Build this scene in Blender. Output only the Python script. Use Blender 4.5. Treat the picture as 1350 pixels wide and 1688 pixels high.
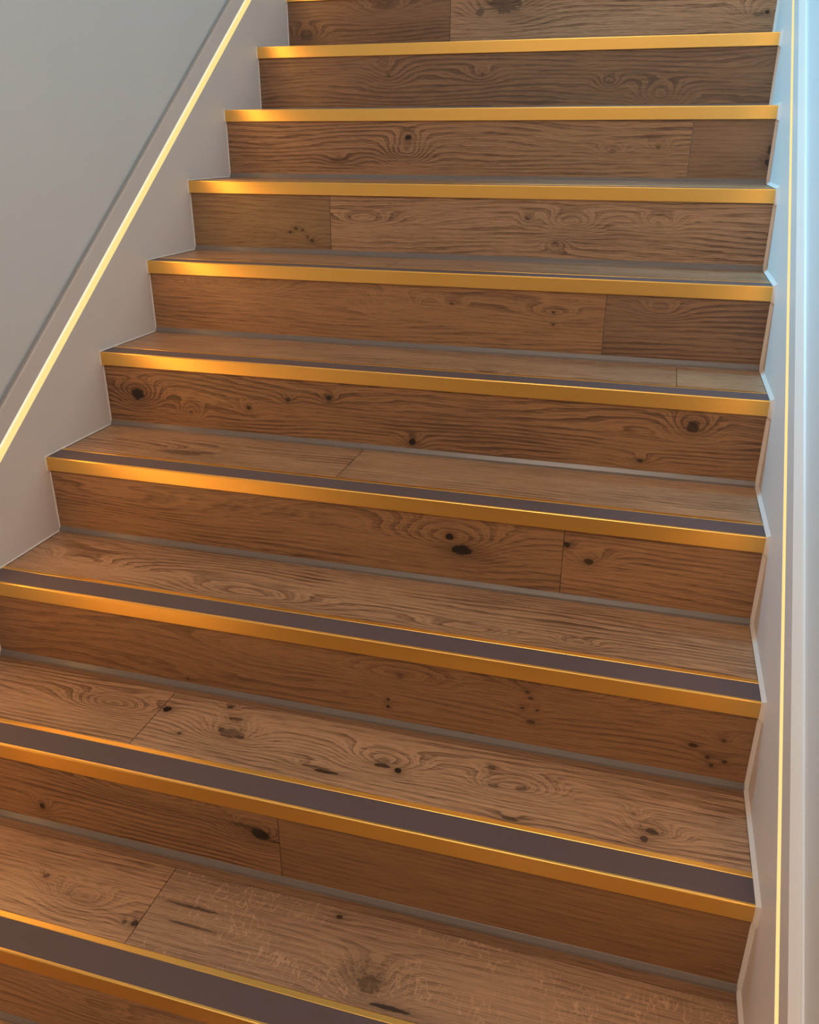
import bpy, bmesh, math, random
from mathutils import Vector, Matrix

for ob in list(bpy.data.objects):
    bpy.data.objects.remove(ob, do_unlink=True)
S = bpy.context.scene
COL = S.collection
random.seed(7)

# ------------------------------------------------------------------ dimensions (metres)
R = 0.17            # rise
G = 0.23            # going
W = 1.4032          # clear width between the two stringer boards
OV = 0.0066         # nosing overhang in front of the riser
SLOPE = math.atan2(R, G)
FIRST, LAST = -3, 9  # steps, 0 = the second nosing from the bottom of the frame
FLOOR_Z = (FIRST - 1) * R
LAND_Z = LAST * R
XR = W + 0.006      # face of the right stringer board
XL = -0.002         # face of the left stringer board
BOARD = 0.016       # how far the boards stand out from the wall

# ------------------------------------------------------------------ camera
cam = bpy.data.cameras.new('camera')
cam.sensor_fit = 'HORIZONTAL'
cam.sensor_width = 36.0
cam.lens = 1396.18 / 1350 * 36.0
cam.clip_start = 0.02
camo = bpy.data.objects.new('camera', cam)
COL.objects.link(camo)
rz = Matrix.Rotation(math.radians(15.96287606), 4, 'Z')
rx = Matrix.Rotation(math.radians(66.33610285), 4, 'X')
rr = Matrix.Rotation(math.radians(0.07224276), 4, 'Z')
camo.matrix_world = Matrix.Translation((1.18302885, -0.92692279, 0.94352551)) @ rz @ rx @ rr
S.camera = camo

# ------------------------------------------------------------------ world, lights, exposure
wd = bpy.data.worlds.new('world')
S.world = wd
wd.use_nodes = True
bg = wd.node_tree.nodes['Background']
bg.inputs[0].default_value = (0.75, 0.88, 1.0, 1)
bg.inputs[1].default_value = 0.6
S.view_settings.view_transform = 'Standard'
S.view_settings.look = 'None'
S.view_settings.exposure = 0.0
S.view_settings.gamma = 1.0
S.view_settings.use_curve_mapping = False


def area_light(name, loc, target, sx, sy, power, color):
    d = bpy.data.lights.new(name, 'AREA')
    d.shape = 'RECTANGLE'
    d.size, d.size_y = sx, sy
    d.energy = power
    d.color = color
    o = bpy.data.objects.new(name, d)
    COL.objects.link(o)
    o.location = loc
    o.rotation_euler = (Vector(target) - Vector(loc)).to_track_quat('-Z', 'Y').to_euler()
    return o


# daylight through an added, unseen high window of an invented lobby behind the left wall
area_light('window_daylight', (-1.40, 1.62, 3.60), (1.4, 0.9, 0.9), 0.45, 0.65, 33, (0.13, 0.60, 1.0)).data.spread = math.radians(75)
# assumed fill lights, unseen: one over the hall at the foot, one over the flight
area_light('hall_fill_light', (0.75, -2.45, 3.45), (0.75, -2.4, 0), 1.2, 1.0, 40, (1.0, 0.82, 0.67))
area_light('flight_fill_light', (0.7, 0.9, 3.45), (0.7, 0.9, 0), 0.6, 0.8, 7.5, (1.0, 0.82, 0.67))
LED_POWER = 3.5
LED_COLOR = (1.0, 0.465, 0.105)


# ------------------------------------------------------------------ helpers
def obj(name, bm, mat, parent=None, loc=(0, 0, 0), smooth=False):
    me = bpy.data.meshes.new(name)
    bmesh.ops.recalc_face_normals(bm, faces=bm.faces[:])
    bm.to_mesh(me)
    bm.free()
    if smooth:
        for p in me.polygons:
            p.use_smooth = True
    if mat:
        me.materials.append(mat)
    o = bpy.data.objects.new(name, me)
    COL.objects.link(o)
    o.location = loc
    if parent:
        o.parent = parent
    return o


def tag(o, label, cat, group=None, kind=None):
    o['label'] = label
    o['category'] = cat
    if group:
        o['group'] = group
    if kind:
        o['kind'] = kind
    return o


def empty(name, loc):
    o = bpy.data.objects.new(name, None)
    o.empty_display_size = 0.1
    COL.objects.link(o)
    o.location = loc
    return o


def add_box(bm, a, b, bevel=0.0):
    r = bmesh.ops.create_cube(bm, size=1.0)
    vs = r['verts']
    for v in vs:
        v.co = Vector([a[i] + (v.co[i] + 0.5) * (b[i] - a[i]) for i in range(3)])
    if bevel:
        es = list({e for v in vs for e in v.link_edges})
        bmesh.ops.bevel(bm, geom=es, offset=bevel, segments=2, affect='EDGES')


def add_extrude_x(bm, prof, x0, x1):
    """closed (y, z) profile extruded from x0 to x1"""
    a = [bm.verts.new((x0, y, z)) for y, z in prof]
    b = [bm.verts.new((x1, y, z)) for y, z in prof]
    n = len(prof)
    for i in range(n):
        j = (i + 1) % n
        bm.faces.new((a[i], a[j], b[j], b[i]))
    bm.faces.new(a)
    bm.faces.new(b)


def slope_poly(perp0, perp1, y0, y1):
    """parallelogram in (y, z) between two lines parallel to the nosing line; plumb ends"""
    c = math.cos(SLOPE)
    t = math.tan(SLOPE)
    return [(y0, y0 * t + perp0 / c), (y1, y1 * t + perp0 / c), (y1, y1 * t + perp1 / c), (y0, y0 * t + perp1 / c)]


# ------------------------------------------------------------------ node helpers
class N:
    def __init__(self, tree):
        self.t = tree

    def node(self, kind, **kw):
        n = self.t.nodes.new(kind)
        for k, v in kw.items():
            setattr(n, k, v)
        return n

    def put(self, sock, v):
        if v is None:
            return
        if isinstance(v, bpy.types.NodeSocket):
            self.t.links.new(v, sock)
        else:
            sock.default_value = v

    def m(self, op, a, b=None, c=None, clamp=False):
        n = self.node('ShaderNodeMath', operation=op, use_clamp=clamp)
        for i, v in enumerate((a, b, c)):
            self.put(n.inputs[i], v)
        return n.outputs[0]

    def comb(self, x, y, z):
        n = self.node('ShaderNodeCombineXYZ')
        for i, v in enumerate((x, y, z)):
            self.put(n.inputs[i], v)
        return n.outputs[0]

    def noise(self, vec, scale=1.0, detail=2.0, rough=0.5, distort=0.0):
        n = self.node('ShaderNodeTexNoise')
        self.put(n.inputs['Vector'], vec)
        n.inputs['Scale'].default_value = scale
        n.inputs['Detail'].default_value = detail
        n.inputs['Roughness'].default_value = rough
        n.inputs['Distortion'].default_value = distort
        return n.outputs[0]

    def step(self, v, a, b, o0=0.0, o1=1.0):
        n = self.node('ShaderNodeMapRange', interpolation_type='SMOOTHSTEP')
        for i, x in enumerate((v, a, b, o0, o1)):
            self.put(n.inputs[i], x)
        return n.outputs[0]

    def mix(self, f, a, b, blend='MIX'):
        n = self.node('ShaderNodeMix', data_type='RGBA', blend_type=blend)
        self.put(n.inputs[0], f)
        for i, v in ((6, a), (7, b)):
            self.put(n.inputs[i], v if isinstance(v, bpy.types.NodeSocket) else (v[0], v[1], v[2], 1))
        return n.outputs[2]


def new_mat(name):
    m = bpy.data.materials.new(name)
    m.use_nodes = True
    return m, N(m.node_tree), m.node_tree.nodes['Principled BSDF']


def knot_group():
    g = bpy.data.node_groups.new('oak_knot', 'ShaderNodeTree')
    for nm in ('U', 'V', 'KU', 'KV', 'AU', 'AV', 'Amp', 'RU', 'RV', 'Ragged'):
        g.interface.new_socket(nm, in_out='INPUT', socket_type='NodeSocketFloat')
    for nm in ('Bump', 'Core', 'Halo'):
        g.interface.new_socket(nm, in_out='OUTPUT', socket_type='NodeSocketFloat')
    n = N(g)
    gi = n.node('NodeGroupInput')
    go = n.node('NodeGroupOutput')
    I = gi.outputs
    du = n.m('SUBTRACT', I['U'], I['KU'])
    dv = n.m('SUBTRACT', I['V'], I['KV'])
    a = n.m('DIVIDE', du, I['AU'])
    b = n.m('DIVIDE', dv, I['AV'])
    d2 = n.m('ADD', n.m('MULTIPLY', a, a), n.m('MULTIPLY', b, b))
    bump = n.m('MULTIPLY', I['Amp'], n.m('EXPONENT', n.m('MULTIPLY', d2, -1.0)))
    c = n.m('DIVIDE', du, I['RU'])
    d = n.m('DIVIDE', dv, I['RV'])
    dist = n.m('SQRT', n.m('ADD', n.m('MULTIPLY', c, c), n.m('MULTIPLY', d, d)))
    dist = n.m('ADD', dist, I['Ragged'])
    core = n.step(dist, 0.86, 1.14, 1.0, 0.0)
    h = n.m('DIVIDE', dist, 2.4)
    halo = n.m('EXPONENT', n.m('MULTIPLY', n.m('MULTIPLY', h, h), -1.0))
    for nm, v in (('Bump', bump), ('Core', core), ('Halo', halo)):
        n.t.links.new(v, go.inputs[nm])
    return g


KNOT = knot_group()


def oak(name, axis, seed, light=(0.41, 0.220, 0.112), dark=(0.13, 0.062, 0.032), freq=80.0, warp=7.0,
        contrast=0.7, knots=(), fleck=0.0, tone=1.0):
    """stained oak board. axis: which object axis runs across the grain. knots: (u, v, au, av, amp, ru, rv, black)"""
    m, n, bsdf = new_mat(name)
    tc = n.node('ShaderNodeTexCoord')
    sp = n.node('ShaderNodeSeparateXYZ')
    n.t.links.new(tc.outputs['Object'], sp.inputs[0])
    U = sp.outputs[0]
    V = sp.outputs[axis]
    s = seed * 3.71
    rag = n.noise(n.comb(n.m('MULTIPLY', U, 90.0), n.m('MULTIPLY', V, 130.0), s), 1.0, 2.0)
    rag = n.m('MULTIPLY', n.m('SUBTRACT', rag, 0.5), 1.0)
    # growth rings: contours of a stretched, knotted height field
    a = n.noise(n.comb(n.m('MULTIPLY', U, 1.5), n.m('MULTIPLY', V, 9.0), s), 1.0, 1.0)
    b = n.noise(n.comb(n.m('MULTIPLY', U, 3.8), n.m('MULTIPLY', V, 24.0), s + 9), 1.0, 2.0)
    c = n.noise(n.comb(n.m('MULTIPLY', U, 16.0), n.m('MULTIPLY', V, 120.0), s + 17), 1.0, 1.0)
    f = n.m('MULTIPLY', V, freq)
    f = n.m('MULTIPLY_ADD', a, warp, f)
    f = n.m('MULTIPLY_ADD', b, warp * 0.16, f)
    f = n.m('MULTIPLY_ADD', c, 0.50, f)
    core = halo = None
    for k in knots:
        g = n.node('ShaderNodeGroup')
        g.node_tree = KNOT
        n.put(g.inputs['U'], U)
        n.put(g.inputs['V'], V)
        for nm, v in zip(('KU', 'KV', 'AU', 'AV', 'Amp', 'RU', 'RV'), k[:7]):
            g.inputs[nm].default_value = v
        n.put(g.inputs['Ragged'], rag)
        f = n.m('ADD', f, g.outputs['Bump'])
        cr = n.m('MULTIPLY', g.outputs['Core'], k[7])
        ha = n.m('MULTIPLY', g.outputs['Halo'], 0.55 * k[7])
        core = cr if core is None else n.m('MAXIMUM', core, cr)
        halo = ha if halo is None else n.m('MAXIMUM', halo, ha)
    t = n.m('FRACT', f)
    line = n.m('MULTIPLY', n.step(t, 0.35, 0.84), n.step(t, 0.88, 1.0, 1.0, 0.0))
    t2 = n.m('FRACT', n.m('MULTIPLY', f, 3.0))
    line2 = n.m('MULTIPLY', n.step(t2, 0.3, 0.8), n.step(t2, 0.85, 1.0, 1.0, 0.0))
    mod = n.noise(n.comb(n.m('MULTIPLY', U, 4.0), n.m('MULTIPLY', V, 22.0), s + 31), 1.0, 3.0)
    mod = n.step(mod, 0.34, 0.66, 0.25, 1.0)
    # fibres and pores
    fib = n.noise(n.comb(n.m('MULTIPLY', U, 14.0), n.m('MULTIPLY', V, 430.0), s + 5), 1.0, 3.0, 0.65)
    pore = n.noise(n.comb(n.m('MULTIPLY', U, 38.0), n.m('MULTIPLY', V, 800.0), s + 7), 1.0, 1.0)
    pore = n.step(pore, 0.60, 0.72)
    blotch = n.noise(n.comb(n.m('MULTIPLY', U, 2.2), n.m('MULTIPLY', V, 11.0), s + 3), 1.0, 2.0)
    lt = tuple(x * tone for x in light)
    dk = tuple(x * tone for x in dark)
    amt = n.m('MULTIPLY', n.m('MULTIPLY', line, mod), contrast)
    amt = n.m('MULTIPLY_ADD', line2, 0.42 * contrast, amt)
    amt = n.m('MULTIPLY_ADD', pore, 0.38, amt)
    amt = n.m('MULTIPLY_ADD', n.m('SUBTRACT', fib, 0.46), 2.1, amt)
    amt = n.m('MULTIPLY_ADD', n.m('SUBTRACT', blotch, 0.5), 0.9, amt, clamp=True)
    col = n.mix(amt, lt, dk)
    if fleck:
        vo = n.noise(n.comb(n.m('MULTIPLY', U, 75.0), n.m('MULTIPLY', V, 32.0), s + 41), 1.0, 1.0, 0.5, 0.5)
        fl = n.m('ABSOLUTE', n.m('SUBTRACT', vo, 0.5))
        fl = n.step(fl, 0.0, 0.03, 1.0, 0.0)
        where = n.step(n.noise(n.comb(n.m('MULTIPLY', U, 5.0), n.m('MULTIPLY', V, 16.0), s + 51), 1.0, 2.0), 0.38, 0.60)
        col = n.mix(n.m('MULTIPLY', n.m('MULTIPLY', fl, where), fleck), col, tuple(min(1, x * 1.5) for x in lt))
    if core is not None:
        col = n.mix(halo, col, tuple(x * 0.6 for x in dk))
        col = n.mix(core, col, (0.018, 0.009, 0.006))
    n.put(bsdf.inputs['Base Color'], col)
    n.put(bsdf.inputs['Roughness'], n.m('MULTIPLY_ADD', amt, 0.18, 0.30))
    bsdf.inputs['Specular IOR Level'].default_value = 0.45
    bp = n.node('ShaderNodeBump')
    bp.inputs['Strength'].default_value = 0.12
    bp.inputs['Distance'].default_value = 0.0006
    h = n.m('MULTIPLY_ADD', amt, -1.0, 1.0)
    if core is not None:
        h = n.m('MULTIPLY_ADD', core, -1.5, h)
    n.put(bp.inputs['Height'], h)
    n.put(bsdf.inputs['Normal'], bp.outputs[0])
    return m


def paint(name, col, rough, mottled=0.03):
    m, n, bsdf = new_mat(name)
    tc = n.node('ShaderNodeTexCoord')
    a = n.noise(tc.outputs['Object'], 3.0, 3.0)
    c = n.mix(a, tuple(x * (1 - mottled) for x in col), tuple(min(1, x * (1 + mottled)) for x in col))
    n.put(bsdf.inputs['Base Color'], c)
    bsdf.inputs['Roughness'].default_value = rough
    b = n.noise(tc.outputs['Object'], 260.0, 2.0)
    bp = n.node('ShaderNodeBump')
    bp.inputs['Strength'].default_value = 0.05
    bp.inputs['Distance'].default_value = 0.0008
    n.put(bp.inputs['Height'], b)
    n.put(bsdf.inputs['Normal'], bp.outputs[0])
    return m


M_WALL = paint('wall_paint', (0.80, 0.765, 0.715), 0.5)
M_BOARD = paint('stringer_paint', (0.82, 0.725, 0.65), 0.42)
M_HALL = paint('hall_wall_paint', (0.82, 0.80, 0.76), 0.6)
M_CEIL = paint('ceiling_paint', (0.80, 0.79, 0.77), 0.8)
M_WHITE_BEAD = paint('white_sealant', (0.84, 0.80, 0.76), 0.38)
M_GREY_BEAD = paint('grey_sealant', (0.170, 0.138, 0.122), 0.28, 0.15)
M_GRIP = paint('grip_rubber', (0.112, 0.076, 0.078), 0.60, 0.12)
M_TILE = paint('hall_floor_finish', (0.30, 0.20, 0.13), 0.5)
M_ALU = paint('lamp_profile_paint', (0.42, 0.33, 0.22), 0.4)
M_FRAME = paint('window_frame_paint', (0.8, 0.8, 0.8), 0.4)


def brass():
    m, n, bsdf = new_mat('brushed_brass')
    tc = n.node('ShaderNodeTexCoord')
    sp = n.node('ShaderNodeSeparateXYZ')
    n.t.links.new(tc.outputs['Object'], sp.inputs[0])
    br = n.noise(n.comb(n.m('MULTIPLY', sp.outputs[0], 3.0), n.m('MULTIPLY', sp.outputs[1], 900.0), n.m('MULTIPLY', sp.outputs[2], 900.0)), 1.0, 2.0)
    n.put(bsdf.inputs['Base Color'], n.mix(br, (0.86, 0.515, 0.13), (0.92, 0.565, 0.16)))
    bsdf.inputs['Metallic'].default_value = 1.0
    n.put(bsdf.inputs['Roughness'], n.m('MULTIPLY_ADD', br, 0.10, 0.28))
    return m


M_BRASS = brass()


def emit(name, col, k):
    m, n, bsdf = new_mat(name)
    bsdf.inputs['Base Color'].default_value = (0.15, 0.11, 0.04, 1)
    bsdf.inputs['Emission Color'].default_value = (*col, 1)
    bsdf.inputs['Emission Strength'].default_value = k
    return m


M_LED = emit('led_diffuser_glow', (1.0, 0.78, 0.30), 0.95)
M_LED_EDGE = emit('led_edge_glow', (1.0, 0.92, 0.68), 0.95)

# ------------------------------------------------------------------ setting
Y_BACK, Y_FRONT, Z_CEIL = -3.2, 4.4, 4.60


def structure(name, bm, mat, label, cat):
    return tag(obj(name, bm, mat), label, cat, kind='structure')


xl, xr = XL - BOARD, XR + BOARD     # wall faces
T = 0.12
Y_END = 1.85
Y_OPEN, Z_SILL = 0.68, 1.95   # unseen opening added to let daylight onto the right wall #                        # where the left wall ends and the lobby opens
X_LOBBY = -1.5  # invented lobby, out of view, built around the daylight source
WIN = (1.30, 1.95, 3.2, 4.1)          # y0 y1 z0 z1 of the added lobby window
ZB = FLOOR_Z - 0.1
bm = bmesh.new()
add_box(bm, (xl - T, Y_BACK, ZB), (xl, Y_OPEN, Z_CEIL))
add_box(bm, (xl - T, Y_OPEN, ZB), (xl, Y_END, Z_SILL))
add_box(bm, (xl - T, Y_END, ZB), (xl, LAST * G + 0.225, LAND_Z))
c_, t_ = math.cos(SLOPE), math.tan(SLOPE)
g0 = 0.1795 / c_
add_extrude_x(bm, [(Y_BACK + 0.002, FLOOR_Z), (-1.0, FLOOR_Z), (-1.0, max(FLOOR_Z, -1.0 * t_ + g0)), (Y_END, Y_END * t_ + g0), (Y_END, Z_SILL), (Y_OPEN, Z_SILL), (Y_OPEN, Z_CEIL - 0.002), (Y_BACK + 0.002, Z_CEIL - 0.002)], xl - 0.001, XL)
structure('wall_left', bm, M_WALL, 'plain pale grey painted wall rising above the left stringer board', 'wall')
bm = bmesh.new()
add_box(bm, (xr, Y_BACK, ZB), (xr + T, Y_FRONT, Z_CEIL))
structure('wall_right', bm, M_WALL, 'pale wall tinted blue by daylight at the right edge', 'wall')
bm = bmesh.new()
add_box(bm, (xl - T, Y_BACK - T, ZB), (xr + T, Y_BACK, Z_CEIL))
structure('wall_back', bm, M_HALL, 'plain hall wall behind the camera at the foot of the stairs', 'wall')
bm = bmesh.new()
add_box(bm, (X_LOBBY - T, Y_FRONT, ZB), (xr + T, Y_FRONT + T, Z_CEIL))
structure('wall_front', bm, M_WALL, 'plain end wall beyond the upper landing', 'wall')
bm = bmesh.new()
add_box(bm, (X_LOBBY, Y_OPEN - T, LAND_Z - 0.12), (xl - T, Y_OPEN, Z_CEIL))
structure('added_wall_near', bm, M_WALL, 'added near wall of an unseen lobby beside the upper landing', 'wall')
bm = bmesh.new()
add_box(bm, (X_LOBBY - T, Y_OPEN - T, LAND_Z - 0.12), (X_LOBBY, WIN[0], Z_CEIL))
add_box(bm, (X_LOBBY - T, WIN[1], LAND_Z - 0.12), (X_LOBBY, Y_FRONT, Z_CEIL))
add_box(bm, (X_LOBBY - T, WIN[0], LAND_Z - 0.12), (X_LOBBY, WIN[1], WIN[2]))
add_box(bm, (X_LOBBY - T, WIN[0], WIN[3]), (X_LOBBY, WIN[1], Z_CEIL))
structure('added_wall_far', bm, M_WALL, 'added unseen far lobby wall with a window, left of the upper landing', 'wall')
bm = bmesh.new()
add_box(bm, (X_LOBBY - T, Y_BACK - T, Z_CEIL), (xr + T, Y_FRONT + T, Z_CEIL + 0.1))
structure('ceiling', bm, M_CEIL, 'flat white ceiling over the stairwell', 'ceiling')
bm = bmesh.new()
add_box(bm, (xl, Y_BACK, ZB), (xr, Y_FRONT, FLOOR_Z))
structure('floor', bm, M_TILE, 'brown hall floor at the foot of the stairs', 'floor')
bm = bmesh.new()
add_box(bm, (xl, LAST * G + 0.225, LAND_Z - 0.12), (xr, Y_FRONT, LAND_Z - 0.0015))
add_box(bm, (X_LOBBY, Y_OPEN, LAND_Z - 0.12), (xl - T, Y_FRONT, LAND_Z - 0.0015))
add_box(bm, (xl - T, LAST * G + 0.225, LAND_Z - 0.12), (xl, Y_FRONT, LAND_Z - 0.0015))
structure('floor', bm, M_TILE, 'brown landing floor at the head of the stairs', 'floor')
bm = bmesh.new()
fx0, fx1, fw = X_LOBBY - T, X_LOBBY - 0.04, 0.05
add_box(bm, (fx0, WIN[0], WIN[2]), (fx1, WIN[0] + fw, WIN[3]))
add_box(bm, (fx0, WIN[1] - fw, WIN[2]), (fx1, WIN[1], WIN[3]))
add_box(bm, (fx0, WIN[0] + fw, WIN[2]), (fx1, WIN[1] - fw, WIN[2] + fw))
add_box(bm, (fx0, WIN[0] + fw, WIN[3] - fw), (fx1, WIN[1] - fw, WIN[3]))
structure('added_window', bm, M_FRAME, 'added unseen white framed window in the far lobby wall', 'window')


def stringer(name, x_face, x_wall, led, top, label):
    y0, y1 = FIRST * G - 0.06, LAST * G + 0.30
    bm = bmesh.new()
    add_extrude_x(bm, slope_poly(-0.24, led[0], y0, y1), x_wall, x_face)
    add_extrude_x(bm, slope_poly(led[1], top, y0, y1), x_wall, x_face)
    # web behind the lamp channel
    xm = x_wall + (x_face - x_wall) * 0.25
    add_extrude_x(bm, slope_poly(led[0], led[1], y0, y1), x_wall, xm)
    b = structure(name, bm, M_BOARD, label, 'stringer board')
    return b, y0, y1


def led_lamp(x_face, x_wall, led, y0, y1, label, edge, power):
    s = 1 if x_face > x_wall else -1
    root = empty('led_strip_light', (x_wall, 0, 0))
    tag(root, label, 'strip light', 'light lines along the stairs')
    xw = x_wall + (x_face - x_wall) * 0.25
    p0, p1 = led
    lx = lambda x: x - x_wall
    if edge:
        d0, d1, e0, e1 = p0 + 0.0005, p1 - 0.0072, p1 - 0.0046, p1 - 0.0006
    else:
        d0, d1 = p0 + 0.0015, p1 - 0.0005
    bm = bmesh.new()
    add_extrude_x(bm, slope_poly(p0, p1, y0, y1), lx(xw), lx(x_face - s * 0.004))
    obj('lamp_channel', bm, M_ALU, root)
    bm = bmesh.new()
    add_extrude_x(bm, slope_poly(d0, d1, y0, y1), lx(x_face - s * 0.004), lx(x_face - s * 0.0003))
    obj('diffuser', bm, M_LED, root)['label'] = 'glowing warm yellow diffuser'
    if edge:
        bm = bmesh.new()
        add_extrude_x(bm, slope_poly(e0, e1, y0, y1), lx(x_face - s * 0.004), lx(x_face + s * 0.0006))
        obj('lamp_edge', bm, M_LED_EDGE, root)['label'] = 'thin whiter glowing rim'
    # the tape's own light
    c, t = math.cos(SLOPE), math.tan(SLOPE)
    ym = 0.5 * (y0 + y1)
    d = bpy.data.lights.new('led_tape', 'AREA')
    d.shape = 'RECTANGLE'
    d.size = (y1 - y0) / c * 0.985
    d.size_y = (d1 - d0)
    d.energy = power
    d.color = LED_COLOR
    o = bpy.data.objects.new('led_tape', d)
    COL.objects.link(o)
    along = Vector((0, math.cos(SLOPE), math.sin(SLOPE)))
    z = Vector((-s, 0, 0))
    yv = z.cross(along)
    mtx = Matrix((along, yv, z)).transposed().to_4x4()
    mtx.translation = Vector((x_face + s * 0.0012 - x_wall, ym, ym * t + 0.5 * (d0 + d1) / c))
    o.parent = root
    o.matrix_local = mtx
    return root


def side_bead(parent, x_step, x_face, t, mat):
    """white sealant that follows every tread and riser where they meet the board"""
    path_i, path_o, path_w = [], [], []
    for k in range(LAST, FIRST - 1, -1):
        y, z = k * G, k * R
        pts = [(0, 0, -1, 1), (0, -0.0295, -1, -0.6), (OV, -0.0295, -1, -0.6), (OV, -R, -1, 1)]
        if k == LAST:
            pts.insert(0, (0.24, 0, 0, 1))
        for (py, pz, oy, oz) in pts:
            path_w.append((y + py, z + pz))
            path_i.append((y + py + oy * 0.0008, z + pz + oz * 0.0008))
            path_o.append((y + py + oy * t, z + pz + oz * t))
    bm = bmesh.new()
    rows = []
    for x, path in ((x_step, path_w), (x_step, path_i), (x_face, path_o), (x_face, path_w)):
        rows.append([bm.verts.new((x, a, b)) for a, b in path])
    for r0, r1 in zip(rows, rows[1:] + rows[:1]):
        for i in range(len(r0) - 1):
            bm.faces.new((r0[i], r0[i + 1], r1[i + 1], r1[i]))
    return obj('sealant_bead', bm, mat, parent)


def top_bead(parent, x_face, x_wall, top, y0, y1, r):
    s = 1 if x_face > x_wall else -1
    bm = bmesh.new()
    c, t = math.cos(SLOPE), math.tan(SLOPE)
    prof = [(0, 0), (s * r, 0), (s * r * 0.75, r * 0.6), (s * r * 0.35, r * 0.92), (0, r)]
    a = [bm.verts.new((x_wall + dx, y0, y0 * t + (top + dp) / c)) for dx, dp in prof]
    b = [bm.verts.new((x_wall + dx, y1, y1 * t + (top + dp) / c)) for dx, dp in prof]
    n = len(prof)
    for i in range(n):
        j = (i + 1) % n
        bm.faces.new((a[i], a[j], b[j], b[i]))
    bm.faces.new(a)
    bm.faces.new(b)
    obj('sealant_bead', bm, M_WHITE_BEAD, parent)


LED_L, TOP_L = (0.0995, 0.1215), 0.160
LED_R, TOP_R = (0.1040, 0.1280), 0.177
bl, y0, y1 = stringer('baseboard_left', XL, xl, LED_L, TOP_L, 'white stringer board stepping up the left wall beside the stairs')
side_bead(bl, 0.0, XL, 0.0022, M_BOARD)
led_lamp(XL, xl, LED_L, y0, y1, 'glowing warm yellow light line with a white rim, set in the left stringer board', True, LED_POWER)
br_, y0, y1 = stringer('baseboard_right', XR, xr, LED_R, TOP_R, 'white stringer board along the right edge of the stairs')
side_bead(br_, W, XR, 0.0060, M_BOARD)
top_bead(br_, XR, xr, TOP_R, y0, y1, 0.0030)
led_lamp(XR, xr, LED_R, y0, y1, 'glowing narrow yellow light line set in the right stringer board', False, LED_POWER * 0.42)

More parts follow.
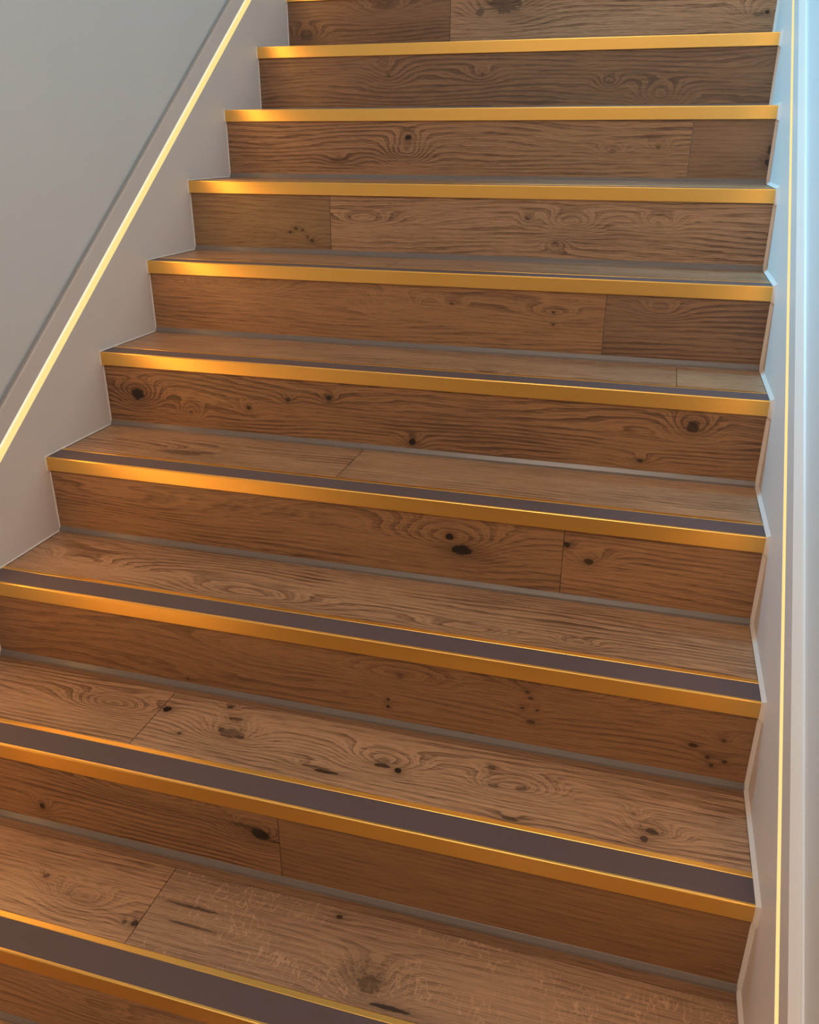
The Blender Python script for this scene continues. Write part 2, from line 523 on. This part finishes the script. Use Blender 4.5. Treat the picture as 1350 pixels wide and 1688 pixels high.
# ------------------------------------------------------------------ steps
# knots: u, v, au, av, amp, ru, rv, black
TAN = (0.40, 0.200, 0.090)
BRN = (0.30, 0.160, 0.084)
PALE = (0.47, 0.270, 0.150)
TREAD_TAN = (0.49, 0.275, 0.148)
RISERS = {  # wood of the lower risers darkened a little in place of dimmer light
    9: [(0, W, dict(knots=[]))],
    8: [(0, 0.512, dict(light=BRN, tone=0.9, contrast=0.85, knots=[(0.058, -0.122, 0.05, 0.03, 4, 0.02, 0.012, 0.4), (0.30, -0.06, 0.10, 0.03, 3, 0.004, 0.002, 0.0)])),
        (0.512, W, dict(light=PALE, warp=5, knots=[(0.677, -0.050, 0.10, 0.05, 5, 0.045, 0.030, 0.55), (0.60, -0.075, 0.05, 0.03, 2, 0.012, 0.010, 0.5), (1.383, -0.100, 0.06, 0.035, 5, 0.0055, 0.005, 1.0), (1.362, -0.104, 0.03, 0.01, 1, 0.016, 0.004, 0.5)]))],
    7: [(0, W, dict(light=BRN, dark=(0.12, 0.062, 0.036), contrast=0.85, warp=9, knots=[(1.0, -0.104, 0.030, 0.018, 3, 0.004, 0.003, 0.3), (1.136, -0.140, 0.055, 0.035, 5, 0.004, 0.003, 0.1), (0.392, -0.08, 0.06, 0.028, 3.5, 0.004, 0.003, 0.7), (0.66, -0.08, 0.04, 0.02, 2, 0.003, 0.003, 0.6), (0.375, -0.049, 0.02, 0.012, 1, 0.003, 0.002, 0.5)]))],
    6: [(0, 1.222, dict(contrast=0.75, knots=[(0.512, -0.105, 0.055, 0.032, 5.5, 0.004, 0.003, 0.0), (0.517, -0.068, 0.03, 0.02, 2, 0.0085, 0.006, 1.0), (1.04, -0.10, 0.04, 0.014, 3, 0.008, 0.005, 0.3), (1.147, -0.09, 0.03, 0.014, 3, 0.005, 0.004, 0.4), (0.325, -0.125, 0.05, 0.016, 2, 0.03, 0.008, 0.35)])),
        (1.222, W, dict(light=BRN, contrast=0.35, freq=110, warp=3, knots=[(1.404, -0.123, 0.02, 0.015, 2, 0.010, 0.008, 0.9), (1.40, -0.095, 0.02, 0.015, 1, 0.004, 0.010, 0.8)]))],
    5: [(0, 0.381, dict(light=(0.31, 0.185, 0.090), contrast=0.4, warp=4, knots=[(0.272, -0.119, 0.03, 0.014, 1, 0.005, 0.003, 0.8), (0.288, -0.110, 0.03, 0.014, 1, 0.006, 0.003, 0.8), (0.305, -0.113, 0.03, 0.014, 1, 0.004, 0.003, 0.7), (0.330, -0.138, 0.02, 0.01, 1, 0.006, 0.0035, 0.7), (0.318, -0.130, 0.02, 0.01, 1, 0.003, 0.003, 0.6)])),
        (0.381, W, dict(light=PALE, contrast=0.62, warp=6, knots=[(0.976, -0.078, 0.060, 0.022, 5, 0.004, 0.003, 0.0), (0.873, -0.072, 0.02, 0.014, 2, 0.005, 0.004, 0.5), (1.168, -0.075, 0.045, 0.018, 3.2, 0.004, 0.003, 0.2), (0.941, -0.124, 0.030, 0.016, -3, 0.006, 0.004, 0.4), (0.47, -0.084, 0.08, 0.02, 3, 0.003, 0.002, 0.0)]))],
    4: [(0, 1.083, dict(light=TAN, contrast=0.5, warp=8, knots=[(0.617, -0.079, 0.050, 0.028, 4.5, 0.004, 0.003, 0.0), (0.244, -0.045, 0.10, 0.030, 5, 0.004, 0.003, 0.0), (0.75, -0.066, 0.03, 0.012, 1.5, 0.004, 0.003, 0.6), (0.974, -0.074, 0.05, 0.016, 2.0, 0.0035, 0.0025, 0.8), (0.975, -0.100, 0.01, 0.01, 0.5, 0.003, 0.002, 0.8)])),
        (1.083, W, dict(light=BRN, dark=(0.12, 0.060, 0.036), contrast=0.9, warp=5, freq=85, knots=[(1.197, -0.06, 0.05, 0.02, 2.5, 0.003, 0.002, 0.0)]))],
    3: [(0, W, dict(light=TAN, tone=0.92, contrast=0.85, warp=9, knots=[(0.079, -0.093, 0.045, 0.030, 5, 0.0145, 0.0125, 1.0), (0.209, -0.125, 0.026, 0.022, 4, 0.004, 0.003, 0.4), (0.352, -0.102, 0.018, 0.012, 1.5, 0.005, 0.005, 0.8), (0.447, -0.076, 0.02, 0.013, 1.5, 0.006, 0.006, 0.7), (0.541, -0.065, 0.02, 0.013, 1.5, 0.0055, 0.005, 1.0), (0.725, -0.146, 0.03, 0.018, 2.5, 0.008, 0.007, 1.0), (1.277, -0.063, 0.04, 0.025, 4, 0.011, 0.010, 0.8), (1.188, -0.140, 0.03, 0.014, 2.5, 0.006, 0.004, 0.7)]))],
    2: [(0, 1.072, dict(light=TAN, tone=0.90, contrast=0.60, warp=7, knots=[(0.862, -0.072, 0.11, 0.038, 6, 0.0075, 0.0065, 1.0), (0.886, -0.097, 0.05, 0.025, 2, 0.0200, 0.0105, 1.0), (0.21, -0.08, 0.25, 0.03, 3, 0.003, 0.002, 0.0)])),
        (1.072, W, dict(light=TAN, contrast=0.6, warp=6, knots=[(1.119, -0.088, 0.05, 0.022, 3.5, 0.0085, 0.0055, 0.8), (1.078, -0.060, 0.02, 0.012, 1, 0.006, 0.005, 0.9), (1.208, -0.0315, 0.06, 0.008, 0.5, 0.035, 0.0022, 1.0), (1.115, -0.030, 0.05, 0.008, 0.5, 0.020, 0.0015, 0.5)]))],
    1: [(0, W, dict(light=(0.33, 0.162, 0.072), contrast=0.6, freq=55, warp=8, knots=[(0.834, -0.065, 0.10, 0.026, 4.5, 0.008, 0.005, 0.35), (0.60, -0.06, 0.16, 0.03, 3, 0.003, 0.002, 0.0), (1.12, -0.040, 0.11, 0.024, 3.5, 0.003, 0.002, 0.0), (1.052, -0.055, 0.02, 0.014, 0.5, 0.004, 0.003, 0.7), (1.058, -0.066, 0.02, 0.014, 0.5, 0.004, 0.0025, 0.7), (1.046, -0.088, 0.02, 0.014, 0.5, 0.004, 0.0025, 0.7), (1.061, -0.113, 0.02, 0.014, 0.8, 0.007, 0.004, 0.7), (1.070, -0.088, 0.02, 0.014, 0.5, 0.003, 0.0025, 0.7), (1.318, -0.104, 0.02, 0.014, 0.5, 0.0065, 0.004, 0.8), (1.342, -0.122, 0.02, 0.014, 0.5, 0.004, 0.003, 0.8), (1.368, -0.125, 0.02, 0.014, 0.5, 0.004, 0.003, 0.8), (1.350, -0.136, 0.02, 0.014, 0.5, 0.004, 0.003, 0.8), (1.362, -0.085, 0.03, 0.014, 1.5, 0.004, 0.003, 0.6), (0.812, -0.133, 0.02, 0.01, 0.5, 0.003, 0.003, 0.9), (0.812, -0.118, 0.02, 0.01, 0.5, 0.003, 0.003, 0.9), (0.419, -0.150, 0.02, 0.01, 0.5, 0.003, 0.003, 0.7)]))],
    0: [(0, 0.700, dict(light=(0.37, 0.185, 0.082), contrast=0.75, warp=7, knots=[(0.246, -0.127, 0.03, 0.018, 2.5, 0.006, 0.007, 0.9), (0.668, -0.078, 0.055, 0.035, 5, 0.0165, 0.0105, 1.0), (0.640, -0.068, 0.05, 0.02, 1.5, 0.028, 0.004, 0.6), (0.693, -0.088, 0.05, 0.02, 0.5, 0.014, 0.0015, 0.9), (0.47, -0.045, 0.14, 0.025, 4, 0.003, 0.002, 0.0)])),
        (0.700, W, dict(light=(0.29, 0.145, 0.062), contrast=0.38, freq=90, warp=3.0, knots=[(1.08, -0.032, 0.10, 0.008, 1, 0.07, 0.003, 0.5)]))],
    -1: [(0, W, dict(light=(0.38, 0.20, 0.095), contrast=0.6, warp=6, knots=[(0.50, -0.08, 0.10, 0.025, 3, 0.003, 0.002, 0.0)]))],
    -2: [(0, 0.86, dict()), (0.86, W, dict(light=BRN))],
    -3: [(0, 0.45, dict(light=BRN)), (0.45, W, dict())],
}
BACK = OV + G  # inner edge of a tread (the face of the riser above)
TREADS = {
    9: [(0, W, None, dict())],
    8: [(0, W, None, dict())],
    7: [(0, W, None, dict(light=PALE))],
    6: [(0, W, None, dict(light=PALE))],
    5: [(0, W, None, dict(light=PALE))],
    4: [(0, 0.582, None, dict()), (0.582, W, None, dict(light=PALE))],
    3: [(0, 1.24, None, dict(contrast=0.6, knots=[(0.862, 0.07, 0.05, 0.02, 2, 0.014, 0.006, 0.6)])), (1.24, W, None, dict(light=PALE, contrast=0.4))],
    2: [(0, 0.618, None, dict(contrast=0.6, knots=[(0.255, 0.108, 0.07, 0.03, 3, 0.05, 0.012, 0.5), (0.30, 0.118, 0.05, 0.02, 2, 0.03, 0.006, 0.5)])), (0.618, W, None, dict(contrast=0.45, freq=90, warp=4))],
    1: [(0, W, 0.2, dict(contrast=0.7, warp=8, knots=[(0.14, 0.115, 0.12, 0.035, 5, 0.003, 0.002, 0), (0.505, 0.092, 0.16, 0.035, 5.5, 0.003, 0.002, 0), (1.123, 0.092, 0.035, 0.016, 3, 0.003, 0.002, 0), (0.93, 0.085, 0.10, 0.02, 3, 0.003, 0.002, 0)]))],
    0: [(0, 0.4015, None, dict(contrast=0.65, knots=[(0.309, 0.155, 0.07, 0.028, 5, 0.012, 0.006, 0.2)])),
        (0.4015, W, None, dict(contrast=0.65, warp=7, light=(0.52, 0.300, 0.168), knots=[
            (0.413, 0.167, 0.03, 0.02, 1, 0.0085, 0.007, 1.0), (0.555, 0.136, 0.065, 0.030, 5, 0.020, 0.012, 0.55), (0.575, 0.132, 0.02, 0.012, 1.5, 0.010, 0.004, 0.7), (0.535, 0.142, 0.02, 0.012, 1, 0.005, 0.006, 0.7),
            (0.831, 0.142, 0.065, 0.030, 5, 0.012, 0.008, 0.35), (0.835, 0.131, 0.02, 0.01, 0.5, 0.014, 0.0045, 0.8), (0.863, 0.126, 0.02, 0.012, 1, 0.0062, 0.0065, 1.0),
            (0.749, 0.091, 0.05, 0.012, 1, 0.024, 0.0035, 0.9), (0.725, 0.097, 0.05, 0.012, 1, 0.025, 0.0025, 0.6), (1.063, 0.140, 0.055, 0.028, 4.5, 0.010, 0.006, 0.35), (1.02, 0.135, 0.03, 0.014, 2, 0.008, 0.004, 0.5),
            (1.266, 0.103, 0.045, 0.020, 3, 0.009, 0.006, 0.8), (1.255, 0.085, 0.02, 0.012, 1, 0.006, 0.006, 0.8), (1.057, 0.070, 0.03, 0.012, 1, 0.014, 0.004, 0.7), (0.521, 0.204, 0.02, 0.01, 1, 0.006, 0.004, 0.7),
            (1.238, 0.134, 0.02, 0.014, 1.6, 0.004, 0.004, 0.4), (0.545, 0.176, 0.03, 0.012, 1, 0.012, 0.005, 0.6), (0.47, 0.112, 0.02, 0.01, 0.5, 0.004, 0.004, 0.7), (1.01, 0.175, 0.02, 0.01, 0.6, 0.006, 0.006, 0.5)]))],
    -1: [(0, 0.5175, None, dict(contrast=0.5, warp=6, light=(0.50, 0.275, 0.145), knots=[(0.404, 0.117, 0.065, 0.030, 4, 0.03, 0.010, 0.15), (0.512, 0.098, 0.02, 0.014, 1, 0.005, 0.005, 0.9), (0.495, 0.096, 0.02, 0.012, 1, 0.004, 0.004, 0.6), (0.32, 0.140, 0.02, 0.012, 1, 0.005, 0.004, 0.6)])),
         (0.5175, W, None, dict(contrast=0.45, light=(0.43, 0.250, 0.145), dark=(0.15, 0.080, 0.045), freq=95, warp=4, fleck=0.6, knots=[(0.896, 0.100, 0.05, 0.045, 4, 0.018, 0.014, 0.55), (0.88, 0.115, 0.05, 0.03, 1, 0.035, 0.022, 0.25), (0.934, 0.073, 0.06, 0.01, 0.6, 0.028, 0.0035, 0.9), (0.585, 0.150, 0.08, 0.008, 0.4, 0.05, 0.0025, 0.6), (0.60, 0.118, 0.08, 0.008, 0.4, 0.04, 0.0025, 0.6), (0.814, 0.198, 0.02, 0.01, 0.6, 0.005, 0.004, 0.8)]))],
    -2: [(0, W, None, dict())],
    -3: [(0, W, None, dict())],
}
REAR_STRIP = {0: 0.217, -1: 0.214}
LABELS = {
    9: 'highest oak stair step, meeting the landing above the frame',
    8: 'topmost visible oak stair step, its pale right board marked by a dark burl',
    7: 'oak stair step with an unjointed dark riser, second from the top of the photo',
    6: 'oak stair step whose riser is jointed beside the right wall, black knot over an eye',
    5: 'oak stair step with a short dark left and long pale right riser board',
    4: 'oak stair step with a plain left and a dark wavy right riser board',
    3: 'oak stair step with a round black knot at the left end of its riser',
    2: 'oak stair step with twin black oval knots left of its riser joint',
    1: 'oak stair step with one unjointed orange brown riser and one unjointed tread',
    0: 'oak stair step with a very knotty tread and a torn dark knot in its riser',
    -1: 'oak stair step with a silvery flecked right tread board, lowest whole tread',
    -2: 'oak stair step showing only a sliver of tread in the bottom left corner',
    -3: 'lowest oak stair step, standing on the hall floor below the frame',
}

def nosing_profile():
    r = 0.0020
    p = [(OV, -0.0290), (OV, -0.0310), (0.0004, -0.0300)]
    p = [(OV, -0.0275), (OV, -0.0295), (0.0006, -0.0295), (0.0, -0.0288)]
    for i in range(5):
        a = math.pi - i * math.pi / 8
        p.append((r + r * math.cos(a), -r + r * math.sin(a)))
    p += [(0.0046, 0.0), (0.0050, -0.0006), (0.0050, -0.0032), (0.0512, -0.0032), (0.0512, -0.0006), (0.0518, 0.0),
          (0.0608, 0.0), (0.0618, -0.0008), (0.0618, -0.0060), (0.0030, -0.0060), (0.0030, -0.0275)]
    return p


PROF = nosing_profile()
seed = 1
for k in range(FIRST, LAST + 1):
    step = empty('stair_step', (0, k * G, k * R))
    tag(step, LABELS[k], 'stair step', 'oak steps of the flight')
    # riser planks: behind the nosing down to the tread below
    for (x0, x1, kw) in RISERS[k]:
        seed += 1
        bm = bmesh.new()
        g = 0.0004
        add_box(bm, (x0 + (g if x0 > 0 else 0), 0, -R - 0.0012 + (0.0 if k > FIRST else 0.0012)), (x1 - (g if x1 < W else 0), 0.014, -0.0062), 0.0005)
        obj('riser_plank', bm, oak('oak_riser', 2, seed, **kw), step, (0, OV, 0))
    # tread planks
    rear = REAR_STRIP.get(k)
    for (x0, x1, _, kw) in TREADS[k]:
        seed += 1
        bm = bmesh.new()
        g = 0.0005
        add_box(bm, (x0 + (g if x0 > 0 else 0), 0.0621, -0.0155), (x1 - (g if x1 < W else 0), (rear - 0.0004) if rear else BACK, -0.0012), 0.0005)
        obj('tread_plank', bm, oak('oak_tread', 1, seed, **{**dict(light=TREAD_TAN), **kw}), step)
    if rear:
        seed += 1
        bm = bmesh.new()
        add_box(bm, (0, rear + 0.0004, -0.0155), (W, BACK, -0.0012), 0.0005)
        obj('tread_plank', bm, oak('oak_tread', 1, seed, light=BRN, contrast=0.5, freq=100, warp=3), step)['label'] = 'narrow rear filler strip'
    # brass nosing with its dark rubber insert
    bm = bmesh.new()
    add_extrude_x(bm, PROF, 0.0, W)
    nose = obj('nosing_trim', bm, M_BRASS, step)
    nose['label'] = 'brushed brass nosing'
    bm = bmesh.new()
    add_box(bm, (0.0, 0.0051, -0.0031), (W, 0.0511, -0.0004))
    obj('grip_strip', bm, M_GRIP, nose)['label'] = 'dark plum grey anti slip insert'
    # grey sealant where the riser meets the tread below
    z = -R - 0.0011 if k > FIRST else -R
    bm = bmesh.new()
    add_extrude_x(bm, [(OV, z), (OV - 0.0062, z), (OV - 0.0052, -R + 0.0030), (OV - 0.0022, -R + 0.0078), (OV - 0.0006, -R + 0.0104), (OV, -R + 0.0108)], 0.0, W)
    obj('sealant_bead', bm, M_GREY_BEAD, step)['label'] = 'grey sealant bead along the foot of the riser'
